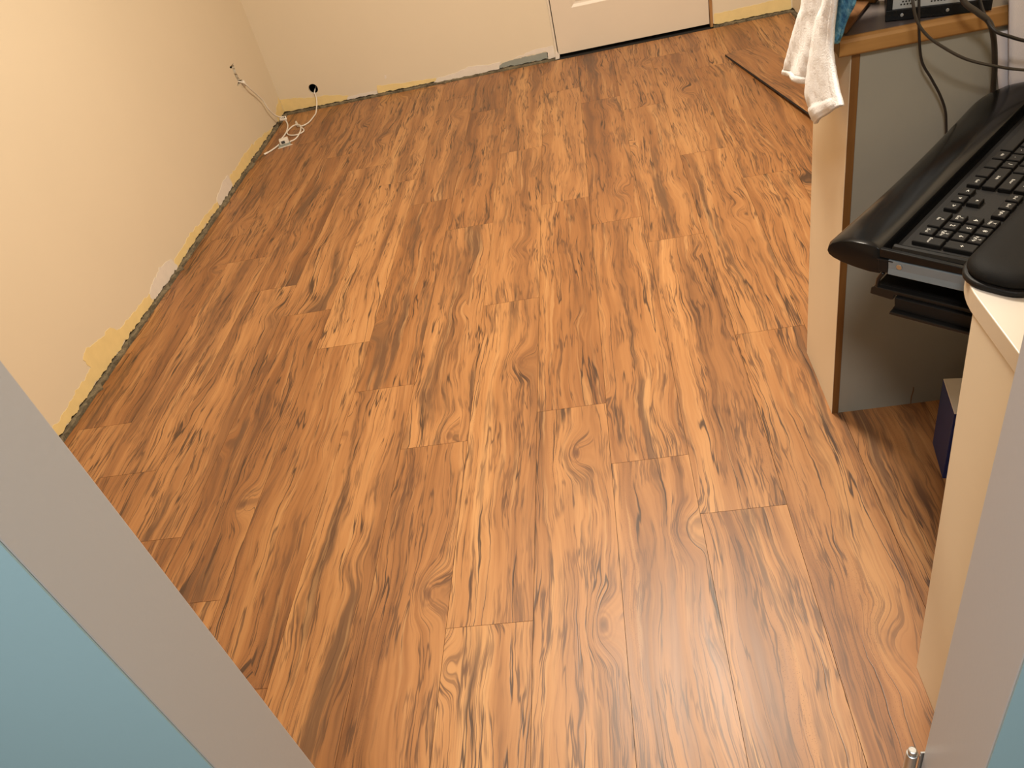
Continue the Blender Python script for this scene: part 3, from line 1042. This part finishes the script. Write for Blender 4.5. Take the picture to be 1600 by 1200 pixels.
def add_key(bm, b0, a0, wb, wa, txt):
    """keycap at front b0 / near end a0; wb deep, wa wide; legend printed on top"""
    g = 0.0016
    x0, x1, y0, y1 = b0 + g, b0 + wb - g, a0 + g, a0 + wa - g
    zb, zt, ins = 0.0167, 0.0220, 0.0010
    lo = [bm.verts.new(p) for p in ((x0, y0, zb), (x1, y0, zb), (x1, y1, zb), (x0, y1, zb))]
    mdl = [bm.verts.new(p) for p in ((x0 + .0002, y0 + .0002, zt - .0009), (x1 - .0002, y0 + .0002, zt - .0009), (x1 - .0002, y1 - .0002, zt - .0009), (x0 + .0002, y1 - .0002, zt - .0009))]
    hi = [bm.verts.new(p) for p in ((x0 + ins, y0 + ins, zt), (x1 - ins, y0 + ins, zt), (x1 - ins, y1 - ins, zt), (x0 + ins, y1 - ins, zt))]
    bm.faces.new(lo[::-1]); bm.faces.new(hi)
    for A_, B_ in ((lo, mdl), (mdl, hi)):
        for i in range(4):
            bm.faces.new((A_[i], A_[(i + 1) % 4], B_[(i + 1) % 4], B_[i]))
    if txt:
        size = 0.0080 if len(txt) == 1 else (0.0048 if '\n' not in txt else 0.0052)
        key_ = (txt, size)
        if key_ not in GL:
            GL[key_] = glyph_mesh(txt, size)
        me = GL[key_]
        cx, cy = (x0 + x1) / 2 + 0.0008, (y0 + y1) / 2
        vs = [bm.verts.new((cx + v_.co.y, cy - v_.co.x, zt + 0.00012)) for v_ in me.vertices]
        for p in me.polygons:
            try:
                f = bm.faces.new([vs[i] for i in p.vertices])
                f.material_index = 1
            except ValueError:
                pass


# layout: rows from the front; each entry (left edge in key units, width, legend); 22.5 units wide, left = far end
R0 = [(0, 1.25, 'Ctrl'), (1.25, 1.25, ''), (2.5, 1.25, 'Alt'), (3.75, 6.25, ''), (10, 1.25, 'Alt'), (11.25, 1.25, ''), (12.5, 1.25, ''), (13.75, 1.25, 'Ctrl'),
      (15.25, 1, '<'), (16.25, 1, 'v'), (17.25, 1, '>'), (18.5, 2, '0\nIns'), (20.5, 1, '.\nDel')]
R1 = [(0, 2.25, 'Shift')] + [(2.25 + i, 1, c) for i, c in enumerate('ZXCVBNM,./')] + [(12.25, 2.75, 'Shift'), (16.25, 1, '^'), (18.5, 1, '1\nEnd'), (19.5, 1, '2'), (20.5, 1, '3\nPgDn')]
R2 = [(0, 1.75, 'Caps')] + [(1.75 + i, 1, c) for i, c in enumerate("ASDFGHJKL;'")] + [(12.75, 2.25, 'Enter'), (18.5, 1, '4'), (19.5, 1, '5'), (20.5, 1, '6')]
R3 = [(0, 1.5, 'Tab')] + [(1.5 + i, 1, c) for i, c in enumerate('QWERTYUIOP[]')] + [(13.5, 1.5, '\\'), (15.25, 1, 'Del'), (16.25, 1, 'End'), (17.25, 1, 'PgDn'), (18.5, 1, '7\nHm'), (19.5, 1, '8'), (20.5, 1, '9\nPgUp')]
R4 = [(i, 1, c) for i, c in enumerate('`1234567890-=')] + [(13, 2, 'Bksp'), (15.25, 1, 'Ins'), (16.25, 1, 'Hm'), (17.25, 1, 'PgUp'), (18.5, 1, 'Num'), (19.5, 1, '/'), (20.5, 1, '*'), (21.5, 1, '-')]
R5 = [(0, 1, 'Esc')] + [(2 + i + 0.5 * (i // 4), 1, 'F%d' % (i + 1)) for i in range(12)] + [(15.25, 1, 'PrtSc'), (16.25, 1, 'ScrLk'), (17.25, 1, 'Pause'), (18.5, 1, ''), (19.5, 1, ''), (20.5, 1, ''), (21.5, 1, '')]
keys = []
for ri, row in enumerate((R0, R1, R2, R3, R4, R5)):
    b0 = KB0 + ri * KD + (0.0 if ri < 5 else 0.0015)
    dep = KD if ri < 5 else 0.0165
    for x, wd, t in row:
        keys.append((KA0 + (22.5 - x - wd) * KP, b0, dep, wd * KP, t))
keys.append((KA0, KB0, 2 * KD, KP, 'Enter'))
keys.append((KA0, KB0 + 2 * KD, 2 * KD, KP, '+'))
keys.sort(key=lambda k_: k_[0])
for a0, b0, dep, wd, t in keys[:100]:
    bm = bmesh.new()
    add_key(bm, b0, a0, dep, wd, t)
    obj('key', bm, [M['key'], M['legend']], kb)
bm = bmesh.new()
for a0, b0, dep, wd, t in keys[100:]:
    add_key(bm, b0, a0, dep, wd, t)
obj('key', bm, [M['key'], M['legend']], kb, kind='stuff')

# ------------------------------------------------------------------ blue box under the tray
bb = empty('cardboard_box', (0.519, 1.052, 0.0), (0, 0, math.radians(-9.3)), label='dark blue box with pale top on the floor behind the pedestal', cat='box')
bm = bmesh.new()
box(bm, 0.0, 0.20, 0.0, 0.0935, 0.0, 0.160)
obj('box_body', bm, M['bluebox'], bb, bevel=0.0012)
bm = bmesh.new()
box(bm, 0.0005, 0.20, 0.0005, 0.093, 0.1605, 0.1630)
obj('box_top', bm, M['paper'], bb, bevel=0.0006, label='pale card top')

# ------------------------------------------------------------------ loose plank
def loose_plank(name, length, label, loc, yawp, tilt, seed, th=0.009):
    bm = bmesh.new()
    box(bm, 0, 0.161, 0, length, 0, th)
    bmesh.ops.recalc_face_normals(bm, faces=bm.faces)
    vals = [(l.vert.co.x, l.vert.co.y + seed * 1.7, float(seed)) for f in bm.faces for l in f.loops]
    me = bpy.data.meshes.new(name)
    bm.to_mesh(me)
    bm.free()
    me.materials.append(M['floor'])
    me.materials.append(M['dark'])      # side faces near-black to carry the shadow beneath the plank
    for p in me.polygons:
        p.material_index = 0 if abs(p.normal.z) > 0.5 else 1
    wood_attr(me, vals)
    o = bpy.data.objects.new(name, me)
    COL.objects.link(o)
    o.location = loc
    o.rotation_euler = (tilt, 0, yawp)
    return tag(o, label, 'plank')


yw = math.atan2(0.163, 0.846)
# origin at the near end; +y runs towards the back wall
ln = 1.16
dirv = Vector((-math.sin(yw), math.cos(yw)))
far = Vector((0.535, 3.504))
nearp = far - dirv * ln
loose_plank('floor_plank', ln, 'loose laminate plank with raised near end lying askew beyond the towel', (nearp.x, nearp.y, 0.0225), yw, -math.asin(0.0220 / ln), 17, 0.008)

# ------------------------------------------------------------------ wall cords
wk = empty('coaxial_cable', (0, 0, 0), label='white cord hanging out of the slot in the left wall', cat='cable')
bm = bmesh.new()
tube(bm, spline([(XL - 0.05, 3.560, 0.310), (XL - 0.005, 3.562, 0.292), (XL + 0.014, 3.572, 0.276), (XL + 0.018, 3.595, 0.245), (XL + 0.016, 3.640, 0.205), (XL + 0.018, 3.680, 0.160), (XL + 0.020, 3.700, 0.110),
                 (XL + 0.024, 3.735, 0.065), (XL + 0.045, 3.775, 0.026), (XL + 0.064, 3.745, 0.006), (XL + 0.083, 3.660, 0.005), (XL + 0.086, 3.600, 0.005), (XL + 0.084, 3.550, 0.006), (XL + 0.100, 3.520, 0.008)], 10), 0.0034, 10)
obj('cord', bm, M['whiteplastic'], wk, smooth=True)
bm = bmesh.new()
box(bm, -0.017, 0.017, -0.011, 0.011, -0.0045, 0.0045)
tg = obj('tag', bm, M['whiteplastic'], wk, bevel=0.0012, label='white tag with dark print')
tg.location = (XL + 0.042, 3.772, 0.030)
tg.rotation_euler = (0.5, 0.25, math.radians(28))
bm = bmesh.new()
box(bm, -0.011, -0.006, -0.005, 0.006, 0.0046, 0.0050)
box(bm, -0.003, 0.002, -0.006, 0.004, 0.0046, 0.0050)
box(bm, 0.005, 0.010, -0.004, 0.007, 0.0046, 0.0050)
obj('tag_print', bm, M['ink'], tg)
bm = bmesh.new()
tube(bm, [Vector((XL + 0.006, 3.582, 0.262 + 0.013 * i)) for i in range(3)], [0.006, 0.009, 0.006], 12)
obj('connector', bm, M['whiteplastic'], wk, smooth=True)

ck = empty('telephone_cord', (0, 0, 0), label='white coiled cord from the round hole in the back wall', cat='cable')
bm = bmesh.new()
pts = [(-1.384, YB + 0.05, 0.090), (-1.384, YB - 0.004, 0.078), (-1.381, YB - 0.013, 0.062), (-1.383, YB - 0.030, 0.032), (-1.384, YB - 0.085, 0.006), (-1.384, 3.800, 0.0045), (-1.392, 3.720, 0.0045), (-1.418, 3.688, 0.0045),
       (-1.450, 3.705, 0.0045), (-1.472, 3.770, 0.0045), (-1.440, 3.700, 0.0075), (-1.392, 3.620, 0.0045), (-1.412, 3.580, 0.0045), (-1.455, 3.590, 0.0050), (-1.482, 3.640, 0.0060), (-1.462, 3.695, 0.0110), (-1.425, 3.680, 0.0120), (-1.402, 3.600, 0.0110), (-1.408, 3.530, 0.0050), (-1.430, 3.500, 0.0060)]
tube(bm, spline(pts, 10), 0.0031, 10)
obj('cord', bm, M['whiteplastic'], ck, smooth=True)
bm = bmesh.new()
tube(bm, spline([(-1.478, 3.500, 0.0060), (-1.492, 3.462, 0.0045), (-1.512, 3.425, 0.0045), (-1.530, 3.405, 0.0045)], 8), [0.0034] * 18 + [0.0046] * 7, 10)
obj('plug_end', bm, M['whiteplastic'], ck, smooth=True)

jb = empty('junction_box', (-1.452, 3.487, 0.0005), (0, 0, math.radians(18)), label='small white jack box lying on the floor by the corner, with grey base', cat='connector')
obj('base', bx(-0.030, 0.026, -0.024, 0.018, 0.0, 0.005), M['primer'], jb, bevel=0.0015, label='grey base plate')
b_ = obj('jack', bx(-0.020, 0.022, -0.006, 0.026, 0.0052, 0.026), M['whiteplastic'], jb, bevel=0.002)
obj('port', bx(-0.0125, 0.004, -0.0068, -0.0061, 0.009, 0.021), M['ink'], b_)
obj('lip', bx(-0.034, 0.034, -0.030, -0.0245, 0.0, 0.0025), M['whiteplastic'], jb, bevel=0.0008)

# ------------------------------------------------------------------ hinge on the right jamb
hg = empty('door_hinge', (0.2485, 0.4580, 0.10), label='shiny steel hinge knuckle low on the right door jamb', cat='hinge')
bm = bmesh.new()
cyl(bm, (0, 0, 0), 0.0065, 0.110, 24)
obj('knuckle', bm, M['zinc'], hg, bevel=0.001)
bm = bmesh.new()
cyl(bm, (0, 0, 0.1105), 0.0050, 0.008, 24)
obj('pin', bm, M['zinc'], hg, bevel=0.0015)
obj('leaf', bx(0.0066, 0.0150, -0.0060, -0.0040, 0.0, 0.122), M['zinc'], hg, bevel=0.0004)
